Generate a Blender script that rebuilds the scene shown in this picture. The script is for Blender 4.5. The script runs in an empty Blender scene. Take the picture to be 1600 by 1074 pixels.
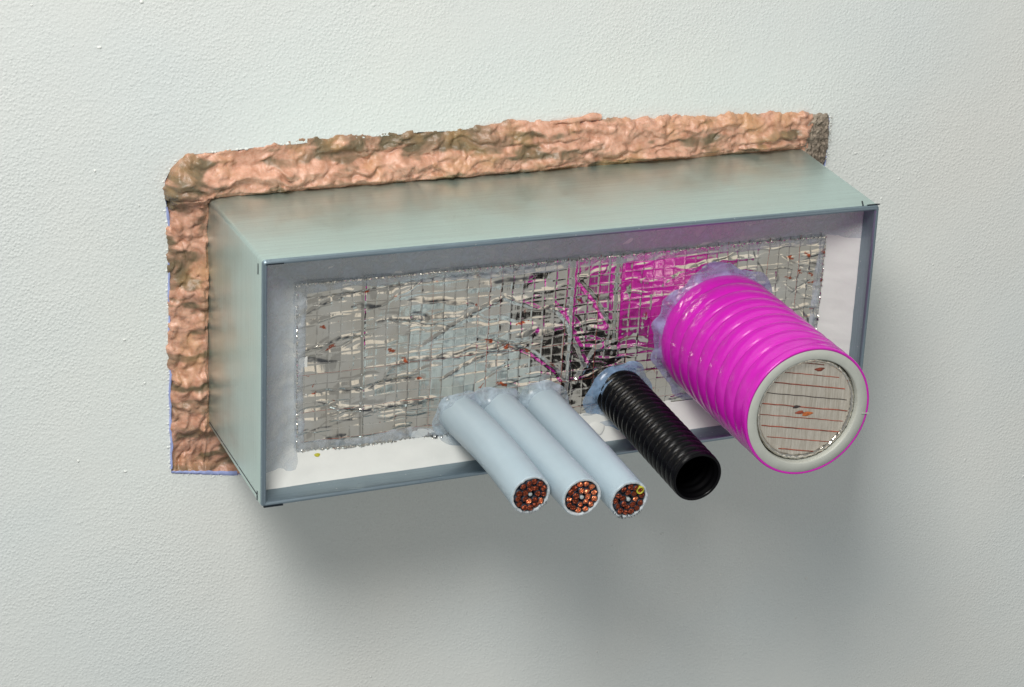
import bpy, math, random
import numpy as np
from mathutils import Vector, Matrix

C = bpy.context.scene
COL = C.collection
MM = 0.001

# ---------------------------------------------------------------- camera
def look(c, t, roll):
    z = (c - t).normalized()
    x = Vector((0, 0, 1)).cross(z).normalized()
    y = z.cross(x)
    X = x * math.cos(roll) + y * math.sin(roll)
    Y = -x * math.sin(roll) + y * math.cos(roll)
    return Matrix((X, Y, z)).transposed()

cam = bpy.data.cameras.new("camera")
camo = bpy.data.objects.new("camera", cam)
COL.objects.link(camo)
cpos = Vector((-470.6, -1127.1, 490.7)) * MM
ctar = Vector((2.08, 0, -34.08)) * MM
camo.matrix_world = Matrix.Translation(cpos) @ look(cpos, ctar, 0.0529).to_4x4()
cam.sensor_width = 36
cam.lens = 36 * 4009.0 / 1600
cam.clip_start = 0.02
cam.clip_end = 20
C.camera = camo

# ---------------------------------------------------------------- light
W = bpy.data.worlds.new("World")
C.world = W
W.use_nodes = True
bg = W.node_tree.nodes["Background"]
bg.inputs[0].default_value = (0.97, 1.0, 1.01, 1)
bg.inputs[1].default_value = 0.295

def area(name, pos, target, size, power, colour):
    l = bpy.data.lights.new(name, 'AREA')
    l.shape = 'SQUARE'
    l.size = size
    l.energy = power
    l.color = colour
    o = bpy.data.objects.new(name, l)
    COL.objects.link(o)
    p = Vector(pos); t = Vector(target)
    o.location = p
    o.rotation_euler = (t - p).to_track_quat('-Z', 'Y').to_euler()
    return o

area("softbox_lamp", (-0.80, -1.08, 1.34), (0.0, 0.0, -0.02), 0.58, 31.0, (1.0, 0.975, 0.935))
area("overhead_lamp", (-0.40, -0.13, 1.12), (0.02, -0.10, 0.0), 0.22, 2.0, (1.0, 0.98, 0.95))
area("added_fill_lamp", (0.68, -1.60, -0.72), (0.0, 0.0, -0.05), 1.5, 0.85, (0.93, 0.98, 1.0))  # added fill with no visible source, placed to mirror in the flat foil
area("added_highlight_lamp", (0.74, -1.72, 0.30), (0.0, 0.0, 0.0), 0.9, 1.4, (1.0, 0.91, 0.78))  # added unseen lamp, gives the foil ridges warm highlights

C.view_settings.view_transform = 'Standard'
C.view_settings.look = 'None'
C.view_settings.exposure = 0
C.view_settings.gamma = 1
C.view_settings.use_curve_mapping = False

# ---------------------------------------------------------------- noise
_r = np.random.RandomState(7)
_PERM = np.concatenate([_r.permutation(512)] * 3)
_G = np.stack([np.cos(np.linspace(0, 2 * np.pi, 32, endpoint=False)),
               np.sin(np.linspace(0, 2 * np.pi, 32, endpoint=False))], 1)

def perlin(x, y, seed=0):
    x = np.asarray(x, float) + seed * 17.31 + 300; y = np.asarray(y, float) + seed * 9.77 + 300
    xi = np.floor(x).astype(int); yi = np.floor(y).astype(int)
    fx = x - xi; fy = y - yi
    u = fx * fx * fx * (fx * (fx * 6 - 15) + 10); v = fy * fy * fy * (fy * (fy * 6 - 15) + 10)
    def g(a, b, dx, dy):
        h = _PERM[(_PERM[(xi + a) % 512] + yi + b) % 512] % 32
        return _G[h, 0] * dx + _G[h, 1] * dy
    n00 = g(0, 0, fx, fy); n10 = g(1, 0, fx - 1, fy); n01 = g(0, 1, fx, fy - 1); n11 = g(1, 1, fx - 1, fy - 1)
    return 1.5 * ((n00 * (1 - u) + n10 * u) * (1 - v) + (n01 * (1 - u) + n11 * u) * v)

def fbm(x, y, seed=0, o=4):
    s = 0; a = 1.0
    for i in range(o):
        s = s + a * perlin(x * 2 ** i, y * 2 ** i, seed + i * 3.7)
        a *= 0.5
    return s

def sstep(a, b, x):
    t = np.clip((x - a) / (b - a), 0, 1)
    return t * t * (3 - 2 * t)

# ---------------------------------------------------------------- objects
def thing(name, label, cat, loc=(0, 0, 0), group=None, axis=None):
    o = bpy.data.objects.new(name, None)
    COL.objects.link(o)
    o.empty_display_size = 0.01
    o.location = Vector(loc) * MM
    if axis is not None:
        o.rotation_mode = 'QUATERNION'
        o.rotation_quaternion = Vector((0, -1, 0)).rotation_difference(Vector(axis))
    tag(o, label, cat, group)
    return o

def tag(o, label, cat, group=None):
    o['label'] = label
    o['category'] = cat
    if group: o['group'] = group
    return o

def mesh(name, V, F, mat, parent=None, org=(0, 0, 0), smooth=True, loc=None, label=None):
    V = (np.asarray(V, float) - np.asarray(org, float)) * MM
    me = bpy.data.meshes.new(name)
    F = F if isinstance(F, list) else F.tolist()
    me.from_pydata(V.tolist(), [], F)
    me.update()
    if smooth:
        me.polygons.foreach_set('use_smooth', [True] * len(me.polygons))
    me.materials.append(mat)
    return link(name, me, parent, loc, label)

def link(name, me, parent=None, loc=None, label=None):
    o = bpy.data.objects.new(name, me)
    COL.objects.link(o)
    if parent is not None: o.parent = parent
    if loc is not None: o.location = Vector(loc) * MM
    if label: o['label'] = label
    return o

def gridfaces(nu, nv, wrapu=False, wrapv=False):
    i = np.arange(nu if wrapu else nu - 1)[:, None]
    j = np.arange(nv if wrapv else nv - 1)[None, :]
    a = i * nv + j; b = ((i + 1) % nu) * nv + j
    c = ((i + 1) % nu) * nv + (j + 1) % nv; d = i * nv + (j + 1) % nv
    return np.stack([a + 0 * j, b + 0 * j, c, d], -1).reshape(-1, 4)

def field(name, X, Z, Y, keep, mat, parent, org, flip=False):
    """height field over an x/z grid (y = height), only the kept vertices"""
    nu, nv = X.shape
    V = np.stack([X, Y, Z], -1).reshape(-1, 3)
    F = gridfaces(nu, nv)
    k = keep.reshape(-1)
    F = F[k[F].all(1)]
    used = np.zeros(len(V), bool); used[F.reshape(-1)] = True
    idx = np.cumsum(used) - 1
    F = idx[F]
    if flip: F = F[:, ::-1]
    return mesh(name, V[used], F, mat, parent, org)

def box(name, c, s, mat, parent, org=(0, 0, 0), rot=None):
    v = np.array([[x, y, z] for x in (-.5, .5) for y in (-.5, .5) for z in (-.5, .5)]) * np.array(s)
    if rot is not None: v = v @ np.array(rot).T
    v = v + np.array(c)
    f = [[0, 1, 3, 2], [4, 6, 7, 5], [0, 4, 5, 1], [2, 3, 7, 6], [0, 2, 6, 4], [1, 5, 7, 3]]
    return mesh(name, v, f, mat, parent, org, smooth=False)

def lathe(profile, n, jitter=None):
    """profile: list of (radius, y) turned round the local y axis"""
    P = np.array(profile)
    a = np.linspace(0, 2 * np.pi, n, endpoint=False)
    R = P[:, 0][:, None] * np.ones(n)[None]
    Y = P[:, 1][:, None] * np.ones(n)[None]
    if jitter is not None: R, Y = jitter(R, Y, a[None] + 0 * R)
    V = np.stack([R * np.cos(a), Y, R * np.sin(a)], -1).reshape(-1, 3)
    return V, gridfaces(len(P), n, wrapv=True)

def bar(path, r, n=6, squash=None):
    """tube along a path"""
    P = np.array(path, float)
    T = np.gradient(P, axis=0); T /= np.linalg.norm(T, axis=1)[:, None] + 1e-9
    up = np.array([0, 1.0, 0]); 
    S = np.cross(T, up); S /= np.linalg.norm(S, axis=1)[:, None] + 1e-9
    U = np.cross(S, T)
    a = np.linspace(0, 2 * np.pi, n, endpoint=False)
    r = np.broadcast_to(np.asarray(r, float), (len(P),))
    V = P[:, None] + r[:, None, None] * (np.cos(a)[None, :, None] * S[:, None] + (squash or 1) * np.sin(a)[None, :, None] * U[:, None])
    F = gridfaces(len(P), n, wrapv=True).tolist()
    F.append(list(range(n))[::-1]); F.append([(len(P) - 1) * n + i for i in range(n)])
    return V.reshape(-1, 3), F

# ---------------------------------------------------------------- materials
def newmat(name):
    m = bpy.data.materials.new(name)
    m.use_nodes = True
    nt = m.node_tree
    return m, nt, nt.nodes['Principled BSDF']

def N(nt, kind, **kw):
    n = nt.nodes.new(kind)
    for k, v in kw.items():
        if k in n.inputs: n.inputs[k].default_value = v
        else: setattr(n, k, v)
    return n

def coords(nt, scale=(1, 1, 1)):
    t = N(nt, 'ShaderNodeTexCoord')
    mp = N(nt, 'ShaderNodeMapping')
    mp.inputs['Scale'].default_value = scale
    nt.links.new(t.outputs['Object'], mp.inputs['Vector'])
    return mp.outputs['Vector']

def noise(nt, vec, scale, detail=4, rough=0.5, dist=0.0):
    n = N(nt, 'ShaderNodeTexNoise')
    n.inputs['Scale'].default_value = scale
    n.inputs['Detail'].default_value = detail
    n.inputs['Roughness'].default_value = rough
    n.inputs['Distortion'].default_value = dist
    nt.links.new(vec, n.inputs['Vector'])
    return n.outputs['Fac']

def ramp(nt, fac, stops):
    r = N(nt, 'ShaderNodeValToRGB')
    e = r.color_ramp.elements
    while len(e) < len(stops): e.new(0.5)
    for k, (p, c) in zip(e, stops):
        k.position = p
        k.color = (c, c, c, 1) if not isinstance(c, tuple) else (*c, 1)
    nt.links.new(fac, r.inputs['Fac'])
    return r.outputs['Color']

def mixc(nt, fac, a, b, mode='MIX'):
    m = N(nt, 'ShaderNodeMix', data_type='RGBA', blend_type=mode)
    for s, v in ((0, fac), (6, a), (7, b)):
        if isinstance(v, (int, float)): m.inputs[s].default_value = v
        elif isinstance(v, tuple): m.inputs[s].default_value = (*v, 1)
        else: nt.links.new(v, m.inputs[s])
    return m.outputs[2]

def bump(nt, bsdf, height, dist, strength=1.0, prev=None):
    b = N(nt, 'ShaderNodeBump')
    b.inputs['Strength'].default_value = strength
    b.inputs['Distance'].default_value = dist
    nt.links.new(height, b.inputs['Height'])
    if prev is not None: nt.links.new(prev, b.inputs['Normal'])
    nt.links.new(b.outputs['Normal'], bsdf.inputs['Normal'])
    return b.outputs['Normal']

def math_node(nt, op, a, b):
    m = N(nt, 'ShaderNodeMath', operation=op)
    for i, v in enumerate((a, b)):
        if isinstance(v, (int, float)): m.inputs[i].default_value = v
        else: nt.links.new(v, m.inputs[i])
    return m.outputs[0]

def mat_wall():
    m, nt, b = newmat('painted_plaster')
    v = coords(nt)
    big = noise(nt, v, 6, 3)
    col = mixc(nt, ramp(nt, big, [(0.35, 0.0), (0.7, 1.0)]), (0.71, 0.755, 0.742), (0.758, 0.772, 0.735))
    nt.links.new(col, b.inputs['Base Color'])
    b.inputs['Roughness'].default_value = 0.7
    b.inputs['Specular IOR Level'].default_value = 0.25
    wv = N(nt, 'ShaderNodeTexNoise'); wv.inputs['Scale'].default_value = 700; wv.inputs['Detail'].default_value = 2
    nt.links.new(v, wv.inputs['Vector'])
    ad = N(nt, 'ShaderNodeVectorMath', operation='SCALE'); ad.inputs['Scale'].default_value = 0.0011
    nt.links.new(wv.outputs['Color'], ad.inputs[0])
    a2 = N(nt, 'ShaderNodeVectorMath', operation='ADD'); nt.links.new(v, a2.inputs[0]); nt.links.new(ad.outputs[0], a2.inputs[1])
    vo = N(nt, 'ShaderNodeTexVoronoi', feature='SMOOTH_F1'); vo.inputs['Scale'].default_value = 610; vo.inputs['Smoothness'].default_value = 0.35
    nt.links.new(a2.outputs[0], vo.inputs['Vector'])
    gr = ramp(nt, vo.outputs['Distance'], [(0.05, 1.0), (0.62, 0.0)])
    patch = ramp(nt, noise(nt, v, 10, 5, 0.6), [(0.32, 0.35), (0.68, 1.15)])
    f1 = math_node(nt, 'MULTIPLY', math_node(nt, 'ADD', gr, noise(nt, v, 900, 3, 0.6)), patch)
    n1 = bump(nt, b, f1, 0.00028, 0.65)
    f2 = ramp(nt, noise(nt, v, 260, 2, 0.5), [(0.60, 0.0), (0.85, 1.0)])
    n2 = bump(nt, b, math_node(nt, 'MULTIPLY', f2, noise(nt, v, 9, 3)), 0.0006, 0.5, n1)
    f3 = noise(nt, v, 14, 4, 0.55)
    bump(nt, b, f3, 0.003, 0.3, n2)
    return m

def mat_foam():
    m, nt, b = newmat('polyurethane_foam')
    v = coords(nt)
    a = noise(nt, v, 48, 5, 0.6, 0.8)
    p = noise(nt, v, 260, 4, 0.6, 0.5)
    c1 = mixc(nt, ramp(nt, p, [(0.35, 0.0), (0.65, 1.0)]), (0.50, 0.255, 0.165), (0.70, 0.41, 0.295))
    at = N(nt, 'ShaderNodeAttribute', attribute_name='brown_patch')
    a2 = math_node(nt, 'MULTIPLY', at.outputs['Fac'], ramp(nt, a, [(0.36, 0.35), (0.56, 1.0)]))
    c2 = mixc(nt, a2, c1, (0.18, 0.135, 0.08))
    och = noise(nt, v, 45, 3, 0.5)
    c3 = mixc(nt, ramp(nt, och, [(0.52, 0.0), (0.70, 0.5)]), c2, (0.50, 0.285, 0.11))
    nt.links.new(c3, b.inputs['Base Color'])
    b.inputs['Roughness'].default_value = 0.30
    b.inputs['Subsurface Weight'].default_value = 0.2
    b.inputs['Subsurface Radius'].default_value = (0.003, 0.0015, 0.001)
    b.inputs['Subsurface Scale'].default_value = 1.0
    b.inputs['Specular IOR Level'].default_value = 0.45
    n1 = bump(nt, b, p, 0.0005, 0.5)
    bump(nt, b, noise(nt, v, 700, 4, 0.65), 0.0005, 0.6, n1)
    return m

def mat_metal(name='galvanised_steel', col=(0.57, 0.695, 0.665), rough=0.35, streak=(3, 160, 3), metal=0.86):
    m, nt, b = newmat(name)
    v = coords(nt, streak)
    v0 = coords(nt)
    s = noise(nt, v, 6, 5, 0.7)
    sp = noise(nt, v0, 800, 3, 0.6)
    c = mixc(nt, ramp(nt, s, [(0.3, 0.0), (0.7, 1.0)]), tuple(x * 0.90 for x in col), tuple(min(1, x * 1.08) for x in col))
    c = mixc(nt, ramp(nt, sp, [(0.62, 0.0), (0.75, 0.45)]), c, tuple(x * 0.62 for x in col))
    dots = N(nt, 'ShaderNodeTexVoronoi'); dots.inputs['Scale'].default_value = 210
    nt.links.new(v0, dots.inputs['Vector'])
    c = mixc(nt, ramp(nt, dots.outputs['Distance'], [(0.03, 0.6), (0.09, 0.0)]), c, (0.85, 0.87, 0.85))
    nt.links.new(c, b.inputs['Base Color'])
    b.inputs['Metallic'].default_value = metal
    rr = ramp(nt, noise(nt, v0, 60, 4, 0.6), [(0.3, rough - 0.05), (0.7, rough + 0.07)])
    nt.links.new(rr, b.inputs['Roughness'])
    n1 = bump(nt, b, noise(nt, v0, 9, 3), 0.0022, 0.35)
    bump(nt, b, sp, 0.00012, 0.4, n1)
    return m

def mat_simple(name, col, rough=0.5, spec=0.5, metal=0.0, var=0.12, scale=300, bdist=0.0002, sss=0.0):
    m, nt, b = newmat(name)
    v = coords(nt)
    f = noise(nt, v, scale, 4, 0.6)
    c = mixc(nt, ramp(nt, f, [(0.3, 0.0), (0.7, 1.0)]), tuple(x * (1 - var) for x in col), tuple(min(1, x * (1 + var)) for x in col))
    nt.links.new(c, b.inputs['Base Color'])
    b.inputs['Roughness'].default_value = rough
    b.inputs['Specular IOR Level'].default_value = spec
    b.inputs['Metallic'].default_value = metal
    if sss:
        b.inputs['Subsurface Weight'].default_value = sss
        b.inputs['Subsurface Radius'].default_value = (0.003, 0.003, 0.003)
        b.inputs['Subsurface Scale'].default_value = 1.0
    bump(nt, b, f, bdist, 0.5)
    return m

def mat_foil():
    m, nt, b = newmat('aluminium_foil')
    v = coords(nt)
    f = noise(nt, v, 55, 4, 0.6, 0.5)
    c = mixc(nt, ramp(nt, f, [(0.4, 0.0), (0.65, 1.0)]), (0.70, 0.65, 0.56), (0.77, 0.74, 0.67))
    red = noise(nt, v, 95, 5, 0.7, 1.0)  # red specks: warm reflections put into the foil colour
    c = mixc(nt, ramp(nt, red, [(0.66, 0.0), (0.68, 0.9)]), c, (0.50, 0.10, 0.04))
    aw = N(nt, 'ShaderNodeAttribute', attribute_name='fold_dark'); ar = N(nt, 'ShaderNodeAttribute', attribute_name='warm_glint')
    c = mixc(nt, math_node(nt, 'MULTIPLY', aw.outputs['Fac'], 0.95), c, (0.05, 0.058, 0.075))  # dark reflections of the folds put into the foil colour
    c = mixc(nt, math_node(nt, 'MULTIPLY', ar.outputs['Fac'], 0.95), c, (0.46, 0.085, 0.025))  # orange glints painted into the foil colour
    nt.links.new(c, b.inputs['Base Color'])
    b.inputs['Metallic'].default_value = 1.0
    rr = ramp(nt, noise(nt, v, 120, 3, 0.6), [(0.3, 0.08), (0.7, 0.17)])
    nt.links.new(rr, b.inputs['Roughness'])
    n1 = bump(nt, b, noise(nt, v, 260, 2, 0.5), 0.0002, 0.3)
    st = coords(nt, (260, 20, 9))
    bump(nt, b, noise(nt, st, 5, 2, 0.5), 0.0001, 0.35, n1)
    return m

def mat_plug():
    m, nt, b = newmat('brushed_foil')
    v = coords(nt, (260, 20, 14))
    f = noise(nt, v, 5, 4, 0.7)
    c = mixc(nt, ramp(nt, f, [(0.3, 0.0), (0.7, 1.0)]), (0.58, 0.52, 0.43), (0.86, 0.80, 0.70))
    v0 = coords(nt)
    red = noise(nt, v0, 110, 4, 0.7, 0.6)
    c = mixc(nt, ramp(nt, red, [(0.69, 0.0), (0.73, 0.8)]), c, (0.45, 0.14, 0.05))
    nt.links.new(c, b.inputs['Base Color'])
    b.inputs['Metallic'].default_value = 0.75
    b.inputs['Roughness'].default_value = 0.38
    bump(nt, b, f, 0.0004, 0.7)
    return m

def mat_sealant(name, col, alpha_lo, alpha_hi, rough=0.22):
    m, nt, b = newmat(name)
    v = coords(nt)
    f = noise(nt, v, 160, 4, 0.6, 0.6)
    c = mixc(nt, ramp(nt, f, [(0.35, 0.0), (0.7, 1.0)]), tuple(x * 0.8 for x in col), tuple(min(1, x * 1.12) for x in col))
    nt.links.new(c, b.inputs['Base Color'])
    b.inputs['Roughness'].default_value = rough
    b.inputs['Specular IOR Level'].default_value = 0.6
    bump(nt, b, noise(nt, v, 140, 2, 0.5), 0.0004, 0.3)
    nt.links.new(ramp(nt, f, [(0.3, alpha_lo), (0.7, alpha_hi)]), b.inputs['Alpha'])
    return m

M = dict(
    wall=mat_wall(), foam=mat_foam(), metal=mat_metal(), shademetal=mat_metal('bluish_shaded_steel', (0.27, 0.345, 0.395), 0.36, metal=0.85),
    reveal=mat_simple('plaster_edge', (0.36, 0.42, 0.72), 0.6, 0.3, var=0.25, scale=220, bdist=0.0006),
    grit=mat_simple('paint_grit', (0.74, 0.76, 0.73), 0.6, 0.3),
    wool=mat_simple('mineral_wool', (0.30, 0.25, 0.20), 0.9, 0.1, var=0.55, scale=260, bdist=0.0012),
    gap=mat_simple('dark_gap', (0.012, 0.018, 0.025), 0.6, 0.3),
    board=mat_simple('white_coating', (0.69, 0.70, 0.67), 0.28, 0.5, var=0.04, scale=60, bdist=0.0006),
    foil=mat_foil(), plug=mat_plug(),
    thread=mat_simple('scrim_thread', (0.06, 0.045, 0.045), 0.45, 0.4, metal=0.3, var=0.5, scale=150),
    rusty=mat_simple('orange_brown', (0.50, 0.14, 0.04), 0.5, 0.4, var=0.4, scale=700),
    palethread=mat_simple('pale_thread', (0.62, 0.60, 0.55), 0.3, 0.5, metal=0.8, var=0.3, scale=150),
    redthread=mat_simple('reddish_thread', (0.26, 0.055, 0.03), 0.5, 0.4, var=0.6, scale=160),
    film=mat_sealant('bluish_shade_sealant', (0.56, 0.62, 0.67), 0.20, 0.65, 0.3),
    seal=mat_sealant('clear_sealant', (0.46, 0.56, 0.64), 0.25, 0.75),
    sealband=mat_sealant('clear_edge_sealant', (0.50, 0.56, 0.62), 0.15, 0.62),
    pinkseal=mat_sealant('clear_pipe_sealant', (0.36, 0.36, 0.60), 0.25, 0.75),
    blueseal=mat_sealant('clear_blue_sealant', (0.26, 0.40, 0.60), 0.25, 0.75),
    cable=mat_simple('grey_sheath', (0.36, 0.45, 0.505), 0.38, 0.45, var=0.04, scale=40, bdist=0.0005, sss=0.1),
    cutedge=mat_simple('cut_sheath', (0.55, 0.60, 0.63), 0.6, 0.3, var=0.2, scale=500, bdist=0.0006),
    copper=mat_simple('copper', (0.90, 0.27, 0.13), 0.28, 0.5, metal=0.85, var=0.35, scale=900, bdist=0.0006),
    dullcopper=mat_simple('dull_copper', (0.25, 0.055, 0.024), 0.40, 0.5, metal=0.7, var=0.45, scale=900, bdist=0.0008),
    ins=mat_simple('dark_insulation', (0.025, 0.03, 0.045), 0.4, 0.5),
    insyel=mat_simple('yellow_green_insulation', (0.45, 0.42, 0.03), 0.4, 0.5, var=0.4, scale=600),
    filler=mat_simple('grey_filler', (0.42, 0.46, 0.46), 0.6, 0.3),
    black=mat_simple('black_plastic', (0.003, 0.003, 0.004), 0.24, 0.15, var=0.2, bdist=0.0),
    bore=mat_simple('black_bore', (0.0015, 0.0015, 0.002), 0.6, 0.04, bdist=0.0),
    pink=mat_simple('magenta_plastic', (0.55, 0.012, 0.42), 0.20, 0.5, var=0.07, scale=60, bdist=0.00005, sss=0.12),
    white=mat_simple('white_plastic', (0.46, 0.48, 0.435), 0.45, 0.4, var=0.03),
)

pk = M['pink'].node_tree.nodes['Principled BSDF']
pk.inputs['Coat Weight'].default_value = 0.0

# ================================================================ the wall
FOAM_TOP = np.array([(-190, 70), (-181.5, 71), (-179.5, 76), (-175.5, 80), (-168, 83.2), (-120, 84.6), (-65, 85.2), (0, 85), (30, 84.8), (80, 82.5), (132, 80.5), (172, 77), (190, 76)])
def z_top(x): return np.interp(x, FOAM_TOP[:, 0], FOAM_TOP[:, 1])
def z_bot(x): return np.interp(x, [-180, -147, -100, 180], [-84.5, -90, -92, -84])
def x_left(z): return np.interp(z, [-90, 50, 62, 78], [-179.2, -179.8, -181.6, -181.5])
def x_right(z): return 176.0 + 0 * z

def rim(t):
    """t in 0..4 round the opening: top, right, bottom, left"""
    k = int(t) % 4; f = t - int(t)
    if k == 0: x = -181.5 + f * 357.5; return (x, float(z_top(x)))
    if k == 1: z0 = float(z_top(176.0)); return (176 + 0.5 * math.sin(f * 9), z0 - f * (z0 + 84))
    if k == 2: x = 176 - f * 355; return (x, float(z_bot(x)))
    z = -84.5 + f * 155.5; return (float(x_left(z)), z)

nr = 480
ts = np.linspace(0, 4, nr, endpoint=False)
loop = np.array([rim(t) for t in ts])
jx = 0.5 * fbm(ts * 22, ts * 0 + 3, 5, 4)
cen = loop / np.linalg.norm(loop, axis=1)[:, None]
loop = loop + cen * jx[:, None]
big = []
for t in ts:
    k = int(t); f = t - k; R = 2500
    big.append([(-R + 2 * R * f, R), (R, R - 2 * R * f), (R - 2 * R * f, -R), (-R, -R + 2 * R * f)][k])
big = np.array(big)
rings = [loop + (loop * 0), loop + (big - loop) * 0.003, loop + (big - loop) * 0.02, loop + (big - loop) * 0.1, loop + (big - loop) * 0.35, big]
V = np.concatenate([np.stack([r[:, 0], np.zeros(nr), r[:, 1]], 1) for r in rings])
F = gridfaces(len(rings), nr, wrapv=True)
wall = mesh('wall', V, F, M['wall'], smooth=True)
wall['kind'] = 'structure'
wall['label'] = 'pale grey green painted plaster wall behind the metal sleeve'
dep = [0, 0.6, 40]
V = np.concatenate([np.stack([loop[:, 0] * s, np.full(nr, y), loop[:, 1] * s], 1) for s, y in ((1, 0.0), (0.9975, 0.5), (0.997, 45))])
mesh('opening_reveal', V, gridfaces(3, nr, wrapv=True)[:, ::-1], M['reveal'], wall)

rnd = random.Random(4)
gv, gf = [], []
oct_v = np.array([(1, 0, 0), (-1, 0, 0), (0, 1, 0), (0, -1, 0), (0, 0, 1), (0, 0, -1)], float)
oct_f = [(0, 2, 4), (2, 1, 4), (1, 3, 4), (3, 0, 4), (2, 0, 5), (1, 2, 5), (3, 1, 5), (0, 3, 5)]
def sph(c, r, sq):
    th = 7; ph = 4
    base = len(gv)
    for i in range(ph + 1):
        for j in range(th):
            a = math.pi * i / ph; b = 2 * math.pi * j / th
            gv.append((c[0] + r * sq * math.sin(a) * math.cos(b), c[1] - 0.55 * r * math.cos(a), c[2] + r * math.sin(a) * math.sin(b)))
    for i in range(ph):
        for j in range(th):
            gf.append([base + i * th + j, base + i * th + (j + 1) % th, base + (i + 1) * th + (j + 1) % th, base + (i + 1) * th + j])
while len(gv) < 230 * 35:
    x = rnd.uniform(-330, 420); z = rnd.uniform(-260, 260)
    if -186 < x < 182 and -96 < z < 92: continue
    sph((x, 0.05, z), rnd.choice((0.25, 0.3, 0.35, 0.45, 0.8)) * rnd.uniform(0.7, 1.2), rnd.uniform(0.7, 1.7))
for i in range(420):   # chipped paint crumbs clinging to the rim of the opening
    t = rnd.uniform(0, 4); p = rim(t); s = 1 + rnd.uniform(0.000, 0.008)
    sph((p[0] * s, 0.1, p[1] * s), rnd.uniform(0.3, 0.8), rnd.uniform(0.7, 1.6))
g = mesh('plaster_grit', gv, gf, M['grit'], wall)
g['kind'] = 'stuff'

# ================================================================ expanding foam round the sleeve
foam = thing('expanding_foam', 'lumpy salmon pink expanding foam filling the gap between wall and metal sleeve', 'foam', (0, 0, 0))
st = 0.62
xs = np.arange(-188, 180, st); zs = np.arange(-98, 93, st)
X, Z = np.meshgrid(xs, zs, indexing='ij')
wx = X + 3.5 * fbm(X / 16, Z / 16, 11, 3); wz = Z + 3.5 * fbm(X / 16, Z / 16, 21, 3)
eo = 1.0 * fbm(X / 9, Z / 9, 31, 4)
d1 = X - x_left(Z); d2 = 164.0 - X; d3 = z_top(X) - Z; d4 = Z - z_bot(X)
def smin(a, b, k):
    h = np.clip(0.5 + 0.5 * (b - a) / k, 0, 1)
    return b * (1 - h) + a * h - k * h * (1 - h)
dout = smin(smin(d1, d3, 9), smin(d2, d4, 2), 1.0) + 0.9 * (d3 < 12) + 2.2 * eo + 1.2 * (d3 < 12) * perlin(X / 30, Z * 0, 19)
din = np.maximum(np.abs(X) - 160.0, np.abs(Z) - 60.5)
topw = sstep(58, 64, Z); leftw = sstep(-157, -163, X) * (1 - topw); botw = sstep(-60, -66, Z)
# body of each bead
lower = sstep(77, 70.5, Z + 3.0 * fbm(X / 22, Z * 0, 3, 3))
split = sstep(15, -45, X)
btop = (4.4 + 1.6 * perlin(X / 25, Z / 12, 15)) * (1 - split) + split * (0.3 + 5.6 * lower)
corner = np.exp(-(((X + 172) / 11) ** 2 + ((Z - 72) / 11) ** 2))
bleft = 2.6 + 1.6 * sstep(-172, -165, X)
base = btop * topw + bleft * leftw + 1.0 * (1 - topw) * (1 - leftw)
base = base * (1 - botw) + botw * (-4.0 + 2.5 * sstep(-80, -70, Z) * sstep(-150, -165, X))
base = base + 6.0 * corner
bil1 = np.abs(perlin(wx / 9.5, wz / 8.0, 1)); bil2 = np.abs(perlin(wx / 4.2, wz / 3.6, 2)); bil3 = np.abs(perlin(wx / 2.0, wz / 2.0, 3))
rope = np.abs(perlin(wx / 30 * (0.3 + 0.7 * topw) + wx / 7 * leftw, wz / 6 * topw + wz / 14 * leftw, 9))
fine = sstep(-0.2, 0.3, perlin(X / 17, Z / 12, 14))
h = base + 2.7 * (bil1 - 0.25) + (0.2 + 1.0 * fine) * (bil2 - 0.25) + (0.05 + 0.6 * fine) * bil3 + 3.8 * (rope - 0.25) * (topw + leftw) + 2.2 * perlin(X / 24, Z / 15, 17)
prof = np.sqrt(np.clip(dout / 4.5, 0, 1)) * (0.45 + 0.55 * np.sqrt(np.clip(din / 4, 0, 1)))
h = np.where(base > -1.5, np.maximum(h, 0.1 * h - 0.3), h) * prof
h = np.where(dout < 0, np.maximum(dout * 2.5, -6), h)
keep = (din > -1.6) & (dout > -2.5)
fo = field('foam_body', X, Z, -h, keep, M['foam'], foam, (0, 0, 0))
# brown patches, commonest on the upper part of the top bead
cl = np.array([v.co[:] for v in fo.data.vertices]) / MM
ag = fbm(cl[:, 0] / 26, cl[:, 2] / 9, 301, 4)
ag = ag + 0.95 * sstep(72, 78, cl[:, 2]) * sstep(-130, -95, cl[:, 0]) * sstep(20, -20, cl[:, 0]) + 0.25 * sstep(-150, -170, cl[:, 0]) + 0.5 * sstep(-160, -170, cl[:, 0]) * sstep(58, 70, cl[:, 2])
at = fo.data.attributes.new('brown_patch', 'FLOAT', 'POINT')
at.data.foreach_set('value', sstep(0.16, 0.52, ag))
# a curl of foam squeezed onto the wall above the bead
path = [(14 + 30 * t, -0.5 - 0.5 * math.sin(t * 5), 84.2 + 2.0 * math.sin(t * 2.2) + 0.5 * math.sin(t * 9)) for t in np.linspace(0, 1, 16)]
rr = [0.7 + 1.3 * t + 0.35 * math.sin(t * 17) for t in np.linspace(0, 1, 16)]; rr[0] = 0.3; rr[-1] = 1.5
v, f = bar(path, rr, 10)
mesh('foam_curl', v, f, M['foam'], foam)
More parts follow.
